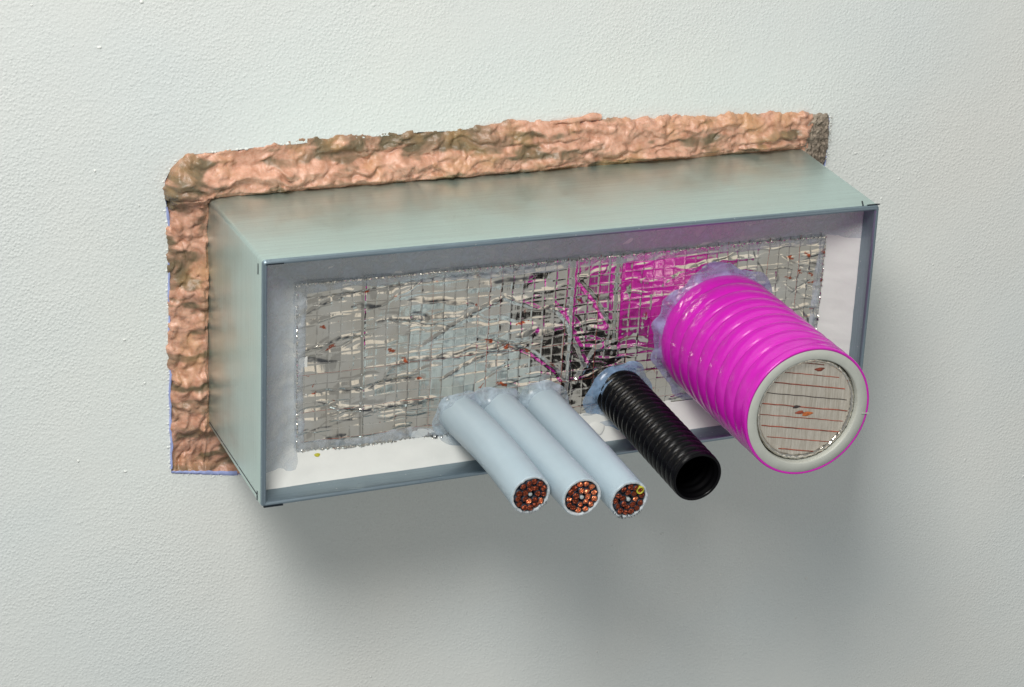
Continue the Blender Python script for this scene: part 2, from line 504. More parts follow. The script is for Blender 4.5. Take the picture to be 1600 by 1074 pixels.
# bluish ribbon along the left and lower rim
def ribbon(pts, wid, name):
    P = np.array(pts, float); n = len(P)
    T = np.gradient(P, axis=0); nx = np.stack([T[:, 2], 0 * T[:, 0], -T[:, 0]], 1); nx /= np.linalg.norm(nx, axis=1)[:, None]
    V = np.concatenate([P - nx * wid[:, None], P + np.array([0, -0.5, 0]), P + nx * wid[:, None] * 0.6 + np.array([0, 0.5, 0])])
    return mesh(name, V, gridfaces(3, n), M['reveal'], foam)
tt = np.linspace(0, 1, 90)
lz = 58 - 140 * tt
ribbon(np.stack([x_left(lz) - 0.2 + 0.5 * fbm(tt * 14, tt * 0, 41, 3), np.full(90, -0.35), lz], 1), 0.55 + 0.55 * np.abs(fbm(tt * 12, tt * 0, 51, 3)), 'edge_ribbon')
bx = -179 + 34 * tt
ribbon(np.stack([bx, np.full(90, -0.35), z_bot(bx) + 0.9 + 0.3 * fbm(tt * 9, tt * 0, 44, 3)], 1), 0.7 + 0.9 * tt + 0.4 * np.abs(fbm(tt * 7, tt * 0, 53, 3)), 'edge_ribbon')

# grey mineral wool showing in the upper right corner
wool = thing('mineral_wool', 'grey brown mineral wool tuft at the upper right end of the foam', 'mineral wool', (171, 0, 62))
X2, Z2 = np.meshgrid(np.arange(159, 179, 0.4), np.arange(44, 80, 0.4), indexing='ij')
dw = np.minimum.reduce([176.3 - X2 - 0.012 * (Z2 - 66) ** 2 * (Z2 > 66), 78.5 - Z2 + 0 * X2, X2 - 157, 176.8 - X2 - 0.25 * (56 - Z2) * (Z2 < 56)]) + 0.9 * fbm(X2 / 3, Z2 / 3, 61, 4)
hw = np.sqrt(np.clip(dw / 4, 0, 1)) * (1.6 + 1.5 * fbm(X2 / 2.2, Z2 / 3.0, 63, 4))
hw = np.where(dw < 0, np.maximum(dw * 2, -4), hw)
o = field('wool_tuft', X2, Z2, -hw, dw > -2, M['wool'], wool, (171, 0, 62))
fv, ff = [], []
for i in range(260):   # loose fibres
    x = rnd.uniform(166, 176); z = rnd.uniform(52, 77); a = rnd.uniform(0, 6.28); L = rnd.uniform(1, 3)
    p0 = np.array([x, -rnd.uniform(1, 3.5), z]); p1 = p0 + np.array([math.cos(a) * L, -rnd.uniform(0, 1.4), math.sin(a) * L])
    w = np.array([-math.sin(a), 0, math.cos(a)]) * 0.12; k = len(fv)
    fv += [p0 - w, p0 + w, p1, p0 + np.array([0, -0.2, 0])]; ff += [[k, k + 1, k + 2], [k, k + 2, k + 3], [k + 1, k + 3, k + 2]]
o = mesh('loose_fibres', fv, ff, M['wool'], wool, (171, 0, 62)); o['kind'] = 'stuff'

# ================================================================ galvanised sleeve
YF = -89.7
sleeve = thing('metal_sleeve', 'rectangular galvanised sheet metal sleeve standing out of the plastered wall', 'metal sleeve', (0, 0, -60))
ORG = (0, 0, -60)
FC = dict(TL=(-159.7, 62.3), TR=(158.5, 60.5), BR=(159.9, -58.0), BL=(-159.0, -63.1))
BC = dict(TL=(-161.2, 61.2), TR=(161.6, 60.0), BR=(160.8, -58.5), BL=(-160.2, -60.5))
def side_profile(c0, c1, r, inset, ncorner=4, extra=()):
    """2-D points from the middle of corner c0 to the middle of corner c1 (clockwise seen from the front)"""
    c0 = np.array(c0); c1 = np.array(c1)
    d = (c1 - c0) / np.linalg.norm(c1 - c0); n = np.array([d[1], -d[0]])   # inward normal
    a = c0 + (d + n) * inset; b = c1 + (-d + n) * inset
    pts = []
    for k in range(ncorner + 1):
        th = math.radians(45 * (1 - k / ncorner))
        pts.append(a + d * r * (1 - math.sin(th)) + n * r * (1 - math.cos(th)))
    L = np.linalg.norm(b - a)
    for t in np.linspace(0, 1, 24)[1:-1]: pts.append(a + d * (r + t * (L - 2 * r)))
    for k in range(ncorner + 1):
        th = math.radians(45 * k / ncorner)
        pts.append(b - d * r * (1 - math.sin(th)) + n * r * (1 - math.cos(th)))
    return np.array(pts)
def panel(name, k0, k1, groove=None):
    # section from the back outside, round the folded front edge, to the back inside
    sec = [(0.0, 20), (0.0, -10), (0.0, -45), (0.0, -80), (0.0, -86.4), (0.12, -88.0), (0.5, -89.1), (1.0, -89.6), (1.5, -89.7), (2.2, -89.55), (2.6, -88.9), (2.75, -88.0), (2.8, -80), (2.8, -66), (2.8, -40)]
    outF = side_profile(FC[k0], FC[k1], 1.9, 0); outB = side_profile(BC[k0], BC[k1], 1.9, 0)
    inF = side_profile(FC[k0], FC[k1], 0.3, 2.8); inB = side_profile(BC[k0], BC[k1], 0.3, 2.8)
    n = len(outF); V = []
    dent = 0.25 * perlin(np.arange(n) / 7.0, np.zeros(n), hash(name) % 7)
    for q, y in sec:
        t = (y - YF) / -YF; w = q / 2.8
        P = (outF * (1 - t) + outB * t) * (1 - w) + (inF * (1 - t) + inB * t) * w
        V.append(np.stack([P[:, 0], np.full(n, y), P[:, 1]], 1))
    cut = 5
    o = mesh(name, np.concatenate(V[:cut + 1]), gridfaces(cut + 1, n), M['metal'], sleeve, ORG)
    mesh('inner_lip', np.concatenate(V[cut:]), gridfaces(len(sec) - cut, n), M['shademetal'], o, ORG)  # darker bluish copy of the steel, dark reflections put into its colour
    return o
panel('top_panel', 'TL', 'TR')
panel('side_panel', 'TR', 'BR')
panel('bottom_panel', 'BR', 'BL')
panel('side_panel', 'BL', 'TL')
# folded seam near the lower edge of the left side, and the corner tabs with their slits
def slit(p0, p1, w, name='seam_slit', th=0.5):
    p0 = np.array(p0, float); p1 = np.array(p1, float); d = p1 - p0; L = np.linalg.norm(d); d /= L
    q = Vector((1, 0, 0)).rotation_difference(Vector(d)).to_matrix()
    return box(name, (p0 + p1) / 2, (L, th, w) if abs(d[0]) > 0.6 else (L, w, th), M['gap'], sleeve, ORG, rot=q)
def xo(y, z):   # outer face of the left side
    t = (y - YF) / -YF; s = (z + 62) / 124
    return (FC['BL'][0] * (1 - s) + FC['TL'][0] * s) * (1 - t) + (BC['BL'][0] * (1 - s) + BC['TL'][0] * s) * t
for y0, y1 in ((-3, -26), (-27, -52), (-53, -83)):
    slit((xo(y0, -58) + 0.1, y0, -57.2 - 0.02 * -y0), (xo(y1, -58) + 0.1, y1, -57.2 - 0.02 * -y1), 0.42)
def tab(c, s): box('corner_tab', c, s, M['metal'], sleeve, ORG)
# vertical slit on the left side at the upper and lower corner
box('corner_slit', (xo(-83.5, 57) + 0.05, -83.3, 56.0), (0.5, 0.7, 5.2), M['gap'], sleeve, ORG)
box('corner_slit', (xo(-83.5, -60) + 0.05, -83.3, -59.3), (0.5, 0.8, 4.6), M['gap'], sleeve, ORG)
box('corner_slit', (-153.8, -89.0, 60.2), (8.6, 1.6, 0.55), M['gap'], sleeve, ORG, rot=Matrix.Rotation(math.radians(0.4), 3, 'Y'))
box('corner_slit', (-153.0, -89.4, -62.6), (9.5, 1.0, 0.5), M['gap'], sleeve, ORG)
box('corner_slit', (150.8, -85.2, 60.45), (0.7, 6.4, 0.5), M['gap'], sleeve, ORG, rot=Matrix.Rotation(math.radians(-25), 3, 'Z'))
box('corner_slit', (155.4, -88.0, 60.45), (7.0, 0.7, 0.5), M['gap'], sleeve, ORG)

# ================================================================ fire board with foil facing
YB = -69.6
BO = (0, YB, -55)
board = thing('insulation_board', 'white coated board with a wrinkled foil facing recessed inside the metal sleeve', 'board', BO)
FQ = dict(TL=(-137.2, 40.8), TR=(141.0, 38.6), BR=(141.0, -49.5), BL=(-136.0, -46.0))
IQ = dict(TL=(-156.8, 59.4), TR=(155.6, 57.6), BR=(157.0, -55.1), BL=(-156.1, -60.2))
def quad_lerp(Q, s, t):
    a = np.array(Q['BL'])[None, None] * ((1 - s) * (1 - t))[..., None] + np.array(Q['BR'])[None, None] * (s * (1 - t))[..., None]
    return a + np.array(Q['TL'])[None, None] * ((1 - s) * t)[..., None] + np.array(Q['TR'])[None, None] * (s * t)[..., None]
def quad_dist(Q, X, Z):
    """signed distance inside quad (positive inside)"""
    d = None; ks = ['TL', 'TR', 'BR', 'BL']; out = []
    for i in range(4):
        a = np.array(Q[ks[i]]); b = np.array(Q[ks[(i + 1) % 4]]); u = (b - a) / np.linalg.norm(b - a); n = np.array([u[1], -u[0]])
        out.append((X - a[0]) * n[0] + (Z - a[1]) * n[1])
    return out
Xb, Zb = np.meshgrid(np.arange(-160, 161, 1.0), np.arange(-63.5, 63, 1.0), indexing='ij')
dq = quad_dist(IQ, Xb, Zb)
dm = smin(smin(dq[0], dq[1], 3), smin(dq[2], dq[3], 3), 3)
fillet = 9.0 * np.clip(1 - (dm + 0.6) / 18.0, 0, 1.2) ** 1.35
def border_y(X, Z):
    q = quad_dist(IQ, X, Z)
    m = smin(smin(q[0], q[1], 3), smin(q[2], q[3], 3), 3)
    return YB + 0.5 - 9.0 * np.clip(1 - (m + 0.6) / 18.0, 0, 1.2) ** 1.35 - 0.35 * fbm(X / 30, Z / 12, 71, 3)
Yb = border_y(Xb, Zb)
qf = np.min(quad_dist(FQ, Xb, Zb), axis=0)
field('white_border', Xb, Zb, Yb, (qf < 6) & (np.min(dq, axis=0) > -2.4), M['board'], board, BO)

# bluish sealant film, carrying the shade of the left and upper margins in its colour
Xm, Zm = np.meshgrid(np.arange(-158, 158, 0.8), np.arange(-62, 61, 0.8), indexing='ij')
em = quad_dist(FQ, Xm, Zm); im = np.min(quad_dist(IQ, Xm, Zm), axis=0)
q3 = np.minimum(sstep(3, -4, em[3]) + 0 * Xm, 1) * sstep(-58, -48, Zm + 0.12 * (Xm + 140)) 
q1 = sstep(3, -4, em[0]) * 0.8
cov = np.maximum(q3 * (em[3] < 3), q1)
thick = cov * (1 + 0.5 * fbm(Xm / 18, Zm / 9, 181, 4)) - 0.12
field('shade_sealant_film', Xm, Zm, border_y(Xm, Zm) + 0.15 - 0.55 * np.clip(thick, -0.6, 1) - 0.12 * fbm(Xm / 9, Zm / 22, 183, 3), (thick > 0.05) & (im > -1.5) & (np.min(em, axis=0) < 3), M['film'], board, BO)
def blob(px, py, rx, rz, hh, mat, name):
    c = U(px, py, YB - 3.0); n = 22
    A, G = np.meshgrid(np.linspace(0, 2 * np.pi, n, endpoint=False), np.linspace(0.02, 1, 7), indexing='ij')
    x = c[0] + rx * G * np.cos(A) * (1 + 0.12 * np.sin(3 * A)); z = c[2] + rz * G * np.sin(A)
    y = border_y(x, z) + 0.2 - hh * np.sqrt(np.clip(1 - G ** 2, 0, 1)) - 0.25
    mesh(name, np.stack([x, y, z], -1).reshape(-1, 3), gridfaces(n, 7, wrapu=True), mat, board, BO)

# --- the foil sheet
def U(px, py, Y=YB):
    """a point of the photograph laid onto the plane y = Y (mm)"""
    R = look(cpos, ctar, 0.0529)
    d = R @ Vector(((px - 800) / 4009, -(py - 537) / 4009, -1)); c = cpos / MM
    return np.array(c + d * ((Y - c.y) / d.y))
blob(930, 668, 4.6, 3.2, 1.0, M['board'], 'coating_blob')
blob(497, 713, 1.5, 0.8, 0.5, M['insyel'], 'yellow_speck')
CREASES = [  # traced folds: points in the picture, width mm, height mm
    ([(655, 545), (700, 512), (750, 482), (788, 464), (835, 480), (880, 486)], 1.3, 0.75),
    ([(598, 592), (612, 572), (640, 562), (720, 556), (795, 546), (850, 536)], 1.3, 0.8),
    ([(690, 592), (722, 572), (768, 552)], 1.1, 0.7),
    ([(475, 617), (530, 610), (570, 606), (600, 597), (660, 588)], 1.4, -0.9),
    ([(492, 627), (530, 636), (572, 640), (620, 633), (684, 620)], 1.6, 1.0),
    ([(475, 548), (505, 540), (530, 527), (572, 522)], 1.2, 0.8),
    ([(472, 468), (520, 462), (568, 455), (640, 441), (720, 432), (800, 424), (880, 412)], 1.5, -0.9),
    ([(478, 492), (500, 476), (540, 462)], 1.2, 0.7),
    ([(745, 528), (795, 538), (832, 552), (868, 578), (884, 604)], 1.3, -0.9),
    ([(580, 505), (612, 498), (660, 500), (720, 494)], 0.9, 0.5),
    ([(860, 470), (885, 500), (905, 545), (918, 580)], 1.5, 1.0),
    ([(905, 440), (930, 470), (950, 510), (940, 560)], 1.3, -0.8),
    ([(890, 610), (915, 570), (930, 545), (990, 520)], 1.5, 0.9),
    ([(900, 540), (950, 545), (1000, 540), (1030, 545)], 1.3, 0.8),
    ([(1030, 452), (1060, 428), (1100, 410), (1180, 400)], 1.2, 0.6),
    ([(1220, 400), (1250, 420), (1280, 425)], 1.1, 0.6),
    ([(1235, 430), (1260, 445), (1288, 452)], 1.1, -0.6),
    ([(1225, 445), (1250, 462), (1285, 470)], 1.1, 0.6),
    ([(980, 400), (1010, 425), (1020, 470), (1000, 520)], 2.4, 0.35),
]
def CRT(pts, X, Z):
    a, b = pts[0], pts[-1]; e = b - a
    t = ((X - a[0]) * e[0] + (Z - a[1]) * e[1]) / (e @ e)
    return np.clip(5 * t + 0.3, 0.15, 1) * np.clip(5 * (1 - t) + 0.3, 0.15, 1)
def foil_h(X, Z):
    gx, gz = 5.75, 5.0
    wX = X + 0.35 * perlin(X / 18, Z / 18, 81); wZ = Z + 0.5 * perlin(X / 26, Z / 18, 83) - 0.006 * X
    cx, cz = wX / gx, wZ / gz
    dx = np.abs(cx - np.round(cx)) * gx; dz = np.abs(cz - np.round(cz)) * gz
    h = 0.12 * np.exp(-(dx / 0.42) ** 2) + 0.19 * np.clip(1 - dz / 0.75, 0, 1) * (0.5 + 0.5 * np.clip(1.5 * perlin(X / 14, Z / 5, 333) + 0.6, 0, 1))
    ix, iz = np.floor(cx).astype(int), np.floor(cz).astype(int)
    hs = lambda k: ((np.sin(ix * 12.9898 + iz * 78.233 + k * 37.7) * 43758.5453) % 1.0) - 0.5
    h = h + 0.21 * ((cx - ix - 0.5) * hs(1) + (cz - iz - 0.5) * hs(2)) * np.clip(np.minimum(dx, dz) / 0.6, 0, 1)
    # crisp folds: narrow two-sided facets, mostly lying along the board
    for fx, fz, dx_, dz_, ln, w, a in FOLDS:
        m = (np.abs(X - fx) < ln + 3) & (np.abs(Z - fz) < abs(dz_) * ln + 2 * w + 3)
        if not m.any(): continue
        px, pz = X[m] - fx, Z[m] - fz
        al = px * dx_ + pz * dz_
        ac = -px * dz_ + pz * dx_ + 0.012 * w * al * np.sin(al * 0.2 + fx) + 0.5 * np.sin(al * 0.45 + fz)
        h[m] += a * np.clip(1 - np.abs(ac) / w, 0, 1) * np.clip((1 - np.abs(al) / ln) * 2.2, 0, 1)
    h = h + (0.55 + 0.6 * sstep(-20, -60, X)) * fbm(X / 34, Z / 24, 99, 2) + 0.05 * fbm(X / 7, Z / 5, 98, 2)
    for pts, w, a in CR3:
        best = np.full(X.shape, 1e9)
        for (p, q) in zip(pts[:-1], pts[1:]):
            e = q - p; L2 = e @ e
            t = np.clip(((X - p[0]) * e[0] + (Z - p[1]) * e[1]) / L2, 0, 1)
            best = np.minimum(best, np.hypot(X - p[0] - t * e[0], Z - p[1] - t * e[1]))
        h = h + a * np.clip(1 - best / (1.25 * w), 0, 1) * CRT(pts, X, Z) * (0.8 + 0.2 * np.sin(X * 0.9 + Z))
    # raised overlaps of the facing
    for sx, sz0, sz1, wd, a in SEAMS:
        ins = sstep(sz0 - 1, sz0 + 1, Z) * sstep(sz1 + 1, sz1 - 1, Z)
        h = h + ins * a * np.exp(-((X - sx + 0.4 * perlin(Z / 4, Z * 0, 5)) / wd) ** 4)
    return h
_f = random.Random(11)
FOLDS = []
for _i in range(225):
    if _i < 170: fx, fz = _f.uniform(-137, 141), _f.uniform(-47, 40)
    elif _i < 195: fx, fz = _f.gauss(9, 13), _f.uniform(-38, 38)
    else: fx, fz = _f.uniform(100, 141), _f.uniform(-20, 38)
    an = _f.gauss(0.02, 0.16) if _i < 170 else _f.gauss(-0.15, 0.75)
    FOLDS.append((fx, fz, math.cos(an), math.sin(an), _f.uniform(5, 22) * (1 if _i < 170 else 0.5), _f.uniform(0.7, 1.9), _f.choice((-1, 1, 1)) * _f.uniform(0.12, 0.5) * (1 if _i < 170 else 0.6)))
for _i in range(0, 170, 4):
    _p = FOLDS[_i]
    FOLDS[_i] = _p[:4] + (_p[4] * 0.8, _f.uniform(2.4, 4.6), _f.choice((-1, 1)) * _f.uniform(0.4, 0.85))
CR3 = [([np.array([U(*p)[0], U(*p)[2]]) for p in pts], w, a) for pts, w, a in CREASES]
SEAMS = [(U(566, 560)[0], -50, 42, 0.7, 0.5), (U(889, 560)[0], -32, 42, 0.9, 0.8), (U(965, 480)[0], -14, 42, 1.9, 0.7)]
ns, nt_ = 700, 226
S, T = np.meshgrid(np.linspace(0, 1, ns), np.linspace(0, 1, nt_), indexing='ij')
P = quad_lerp(FQ, S, T)
Xf, Zf = P[..., 0], P[..., 1]
edge = np.min(quad_dist(FQ, Xf, Zf), axis=0)
ragg = sstep(2.2, 0.0, edge) * (0.9 * fbm(Xf / 1.3, Zf / 1.3, 101, 3) + 0.25)
Hf = foil_h(Xf, Zf) + ragg
V = np.stack([Xf, YB - 0.35 - Hf, Zf], -1).reshape(-1, 3)
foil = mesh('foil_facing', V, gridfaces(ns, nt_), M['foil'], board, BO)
fold_dark = np.zeros(Xf.shape); warm_glint = np.zeros(Xf.shape)  # masks for painted dark folds and painted orange glints
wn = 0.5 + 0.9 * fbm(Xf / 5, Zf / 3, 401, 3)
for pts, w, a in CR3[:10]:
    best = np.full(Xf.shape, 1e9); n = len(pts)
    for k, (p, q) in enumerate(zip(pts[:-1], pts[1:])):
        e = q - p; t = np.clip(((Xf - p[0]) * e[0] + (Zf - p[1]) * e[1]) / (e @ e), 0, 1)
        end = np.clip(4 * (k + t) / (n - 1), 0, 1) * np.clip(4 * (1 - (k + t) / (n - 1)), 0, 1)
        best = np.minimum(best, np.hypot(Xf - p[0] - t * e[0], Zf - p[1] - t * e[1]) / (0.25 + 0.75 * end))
    fold_dark = np.maximum(fold_dark, sstep(0.6 * w, 0.2 * w, best + 0.5 * fbm(Xf / 2, Zf / 2, 403, 2)) * np.clip(wn, 0, 1))
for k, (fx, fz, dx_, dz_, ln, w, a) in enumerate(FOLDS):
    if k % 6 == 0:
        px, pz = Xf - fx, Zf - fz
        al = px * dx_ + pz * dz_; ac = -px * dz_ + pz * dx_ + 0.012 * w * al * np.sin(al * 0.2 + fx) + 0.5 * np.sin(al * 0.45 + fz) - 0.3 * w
        fold_dark = np.maximum(fold_dark, 0.9 * sstep(0.45 * w, 0.15 * w, np.abs(ac) / np.clip(1.3 - np.abs(al) / ln, 0.05, 1)) * (np.abs(al) < ln) * np.clip(wn + 0.2, 0, 1))
SPOTS = [(612, 548, 12, 4, -.5), (634, 563, 10, 5, -.7), (655, 590, 7, 4, -.4), (765, 533, 12, 5, -.3), (792, 541, 12, 5, -.1), (825, 548, 8, 6, -.5), (862, 570, 14, 4, -.6), (700, 403, 16, 2, .1),
         (745, 402, 10, 3, 0), (860, 395, 10, 3, .1), (900, 400, 14, 3, .2), (1235, 402, 10, 4, -.8), (1262, 398, 9, 4, -.7), (1285, 392, 5, 7, 0), (1248, 424, 10, 4, -.5), (1266, 428, 9, 4, -.4), (1232, 433, 10, 3, -.2), (1270, 440, 12, 3, .1),
         (1283, 438, 6, 5, 0), (1268, 482, 8, 2, 0), (505, 510, 9, 4, -.1), (690, 640, 6, 3, 0), (905, 470, 8, 4, -.8), (815, 505, 10, 4, .1), (785, 600, 14, 5, -.3), (573, 456, 7, 3, .2)]
for sx, sy, rx, ry, an in SPOTS:
    c = U(sx, sy); px = (Xf - c[0]); pz = (Zf - c[2])
    u = (px * math.cos(an) + pz * math.sin(an)) / (rx * 0.19); v_ = (-px * math.sin(an) + pz * math.cos(an)) / (ry * 0.19)
    warm_glint = np.maximum(warm_glint, sstep(1.1, 0.75, np.hypot(u, v_) + 0.9 * fbm(Xf / 1.8, Zf / 1.1, 405, 3)))
for nm, arr in (('fold_dark', fold_dark), ('warm_glint', warm_glint)):
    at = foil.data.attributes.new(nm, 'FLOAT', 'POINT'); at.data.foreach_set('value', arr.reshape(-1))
def thread(pts2, mat, wd=0.12):
    P2 = np.array(pts2); n = len(P2)
    y = YB - 0.40 - foil_h(P2[:, 0], P2[:, 1])
    d = np.gradient(P2, axis=0); d /= np.linalg.norm(d, axis=1)[:, None]
    nn = np.stack([-d[:, 1], d[:, 0]], 1) * wd
    c = np.stack([P2[:, 0], y, P2[:, 1]], 1)
    V = np.concatenate([np.stack([P2[:, 0] - nn[:, 0], y + 0.12, P2[:, 1] - nn[:, 1]], 1), c, np.stack([P2[:, 0] + nn[:, 0], y + 0.12, P2[:, 1] + nn[:, 1]], 1)])
    mesh('scrim_thread', V, gridfaces(3, n), mat, foil, BO)
def unwarp(X, Z):    # where a thread sits once the facing has been pulled about
    return X - 0.35 * perlin(X / 18, Z / 18, 81), Z - 0.5 * perlin(X / 26, Z / 18, 83) + 0.006 * X
for k in range(-23, 25):
    zz = np.linspace(-48, 40.5, 120); x, z = unwarp(np.full(120, k * 5.75), zz)
    thread(np.stack([x, zz], 1), M['palethread'] if k < -15 else M['redthread'] if rnd.random() < 0.3 else M['thread'], 0.10 if k < -15 else rnd.choice((0.10, 0.13, 0.17)))
for k in range(-9, 9):
    xx = np.linspace(-135.5, 140, 260); x, z = unwarp(xx, np.full(260, k * 5.0))
    kk = (np.abs(z) < 60)
    qd = np.min(quad_dist(FQ, xx, z), axis=0) > 1
    if qd.sum() > 20: thread(np.stack([xx[qd], z[qd]], 1), M['redthread'] if rnd.random() < 0.1 else M['palethread'])

# --- brushed sealant along the edge of the facing
Xs, Zs = np.meshgrid(np.arange(-147, 151, 0.6), np.arange(-59, 51, 0.6), indexing='ij')
qd = quad_dist(FQ, Xs, Zs)
e = np.min(qd, axis=0)
wide = 3.4 + 1.6 * fbm(Xs / 22, Zs / 22, 111, 3) + 3.0 * ((qd[2] < qd[0]) & (qd[2] < qd[1]) & (qd[2] < qd[3])) * sstep(-60, -80, Xs) * 0.7 + 2.0 * (qd[0] < 8) * sstep(-100, -20, Xs) * sstep(30, -20, Xs)
prof = 1 - ((e - 1.1 - wide * 0.3) / (wide * 0.62 + 0.3)) ** 2
hs_ = np.clip(prof, -1.1, 1) * 0.85 + 0.2 * fbm(Xs / 10, Zs / 10, 113, 2) * np.clip(prof, 0, 1)
near = foil_h(Xs, Zs) * sstep(-0.5, 1.5, e) 
field('edge_sealant', Xs, Zs, YB - 0.25 - near * 0.9 - hs_ + 0.15, (prof > -1.0), M['sealband'], board, BO)

# ================================================================ sealant smeared round pipes
def smear(name, label, circles, wid, lift, mat, seed, dents=1.0):
    cx = np.mean([c[0] for c in circles]); cz = np.mean([c[1] for c in circles])
    t = thing(name, label, 'sealant', (cx, YB, cz))
    for k, c in enumerate(circles):
        n = int(c[2] * 14)
        A, T = np.meshgrid(np.linspace(0, 2 * np.pi, n, endpoint=False), np.array([-0.25, 0, .06, .12, .2, .3, .4, .5, .6, .7, .8, .88, .95, 1.0, 1.06]), indexing='ij')
        ca, sa = np.cos(A), np.sin(A)
        loopn = lambda f, sd: fbm(ca * f + 5 * k, sa * f, seed + sd, 2)
        w = wid * np.clip(0.95 + 1.0 * loopn(c[2] / 15, 0), 0.35, 2.2)
        lf = lift * np.clip(0.8 + 0.7 * loopn(c[2] / 15, 4), 0.25, 1.6)
        R = c[2] - 0.7 + (w + 0.7) * T
        X = c[0] + R * ca; Z = c[1] + R * sa
        q = np.clip(1 - T, 0, 1.25)
        h = lf * q ** 2.4 + 0.55 * np.sqrt(np.clip(q * 2.2, 0, 1)) + dents * 0.28 * perlin(X / 6, Z / 6, seed + 3) * np.clip(q * 3, 0, 1) * np.clip(T * 3 + 0.2, 0, 1)
        h = np.where(T > 1, -1.0, h)
        onfoil = sstep(-1, 1, np.min(quad_dist(FQ, X, Z), axis=0))
        bs = foil_h(X, Z) * onfoil * (1 - 0.75 * np.clip(q * 2.0, 0, 1)) + (1 - onfoil) * np.clip(YB - border_y(X, Z), 0, 9) + 0.3 * onfoil
        mesh('sealant_fillet', np.stack([X, YB - bs - h, Z], -1).reshape(-1, 3), gridfaces(n, T.shape[1], wrapu=True), mat, t, (cx, YB, cz))
    return t

def perp_tube_circles(base, r): return (base[0], base[2], r)

# ================================================================ grey cables
RC = 9.9
CAB = [((-53.5, YB, -36.0), (-48.6, -153, -40.6), 'leftmost grey cable, with dull brown rough cut wires and a pale core', 1),
       ((-32.0, YB, -36.5), (-27.2, -163, -40.0), 'middle grey cable, with bright shiny copper wires in dark insulation', 2),
       ((-9.5, YB, -36.5), (-3.0, -163, -44.6), 'rightmost grey cable, with one yellow green wire at its frayed cut end', 3)]
def wire_mesh(name, prof, n, mat, jit=0.0, seed=0):
    rr_ = random.Random(seed)
    v, f = lathe(prof, n)
    f = f.tolist()
    me = bpy.data.meshes.new(name)
    V = v * MM
    V[:, 1] += np.array([rr_.uniform(-jit, jit) for _ in range(len(V))]) * MM
    me.from_pydata(V.tolist(), [], f); me.update()
    me.polygons.foreach_set('use_smooth', [name != 'copper_core'] * len(me.polygons))
    me.materials.append(mat)
    return me
def ends(r, y0, y1, bev=0.25): return [(r, y0), (r, y1 + bev), (r - bev, y1), (r * 0.5, y1 - 0.15), (0.01, y1 - 0.1)]
COP = {k: [wire_mesh('copper_core', ends(1.48, 5, -0.3), 12, M['copper' if k else 'dullcopper'], 0.42, 5 + j + 10 * k) for j in range(4)] for k in (0, 1)}
INS = [wire_mesh('insulation', [(1.74, 5), (1.74, 0.15), (1.68, 0.0), (1.52, -0.05), (1.46, 0.4), (1.44, 2)], 12, M['ins'], 0.10 + 0.15 * j, 60 + j) for j in range(3)]
INY = wire_mesh('insulation', [(1.9, 5), (1.9, -0.5), (1.7, -0.9), (1.2, -0.8), (1.1, 0.4)], 12, M['insyel'], 0.2, 77)
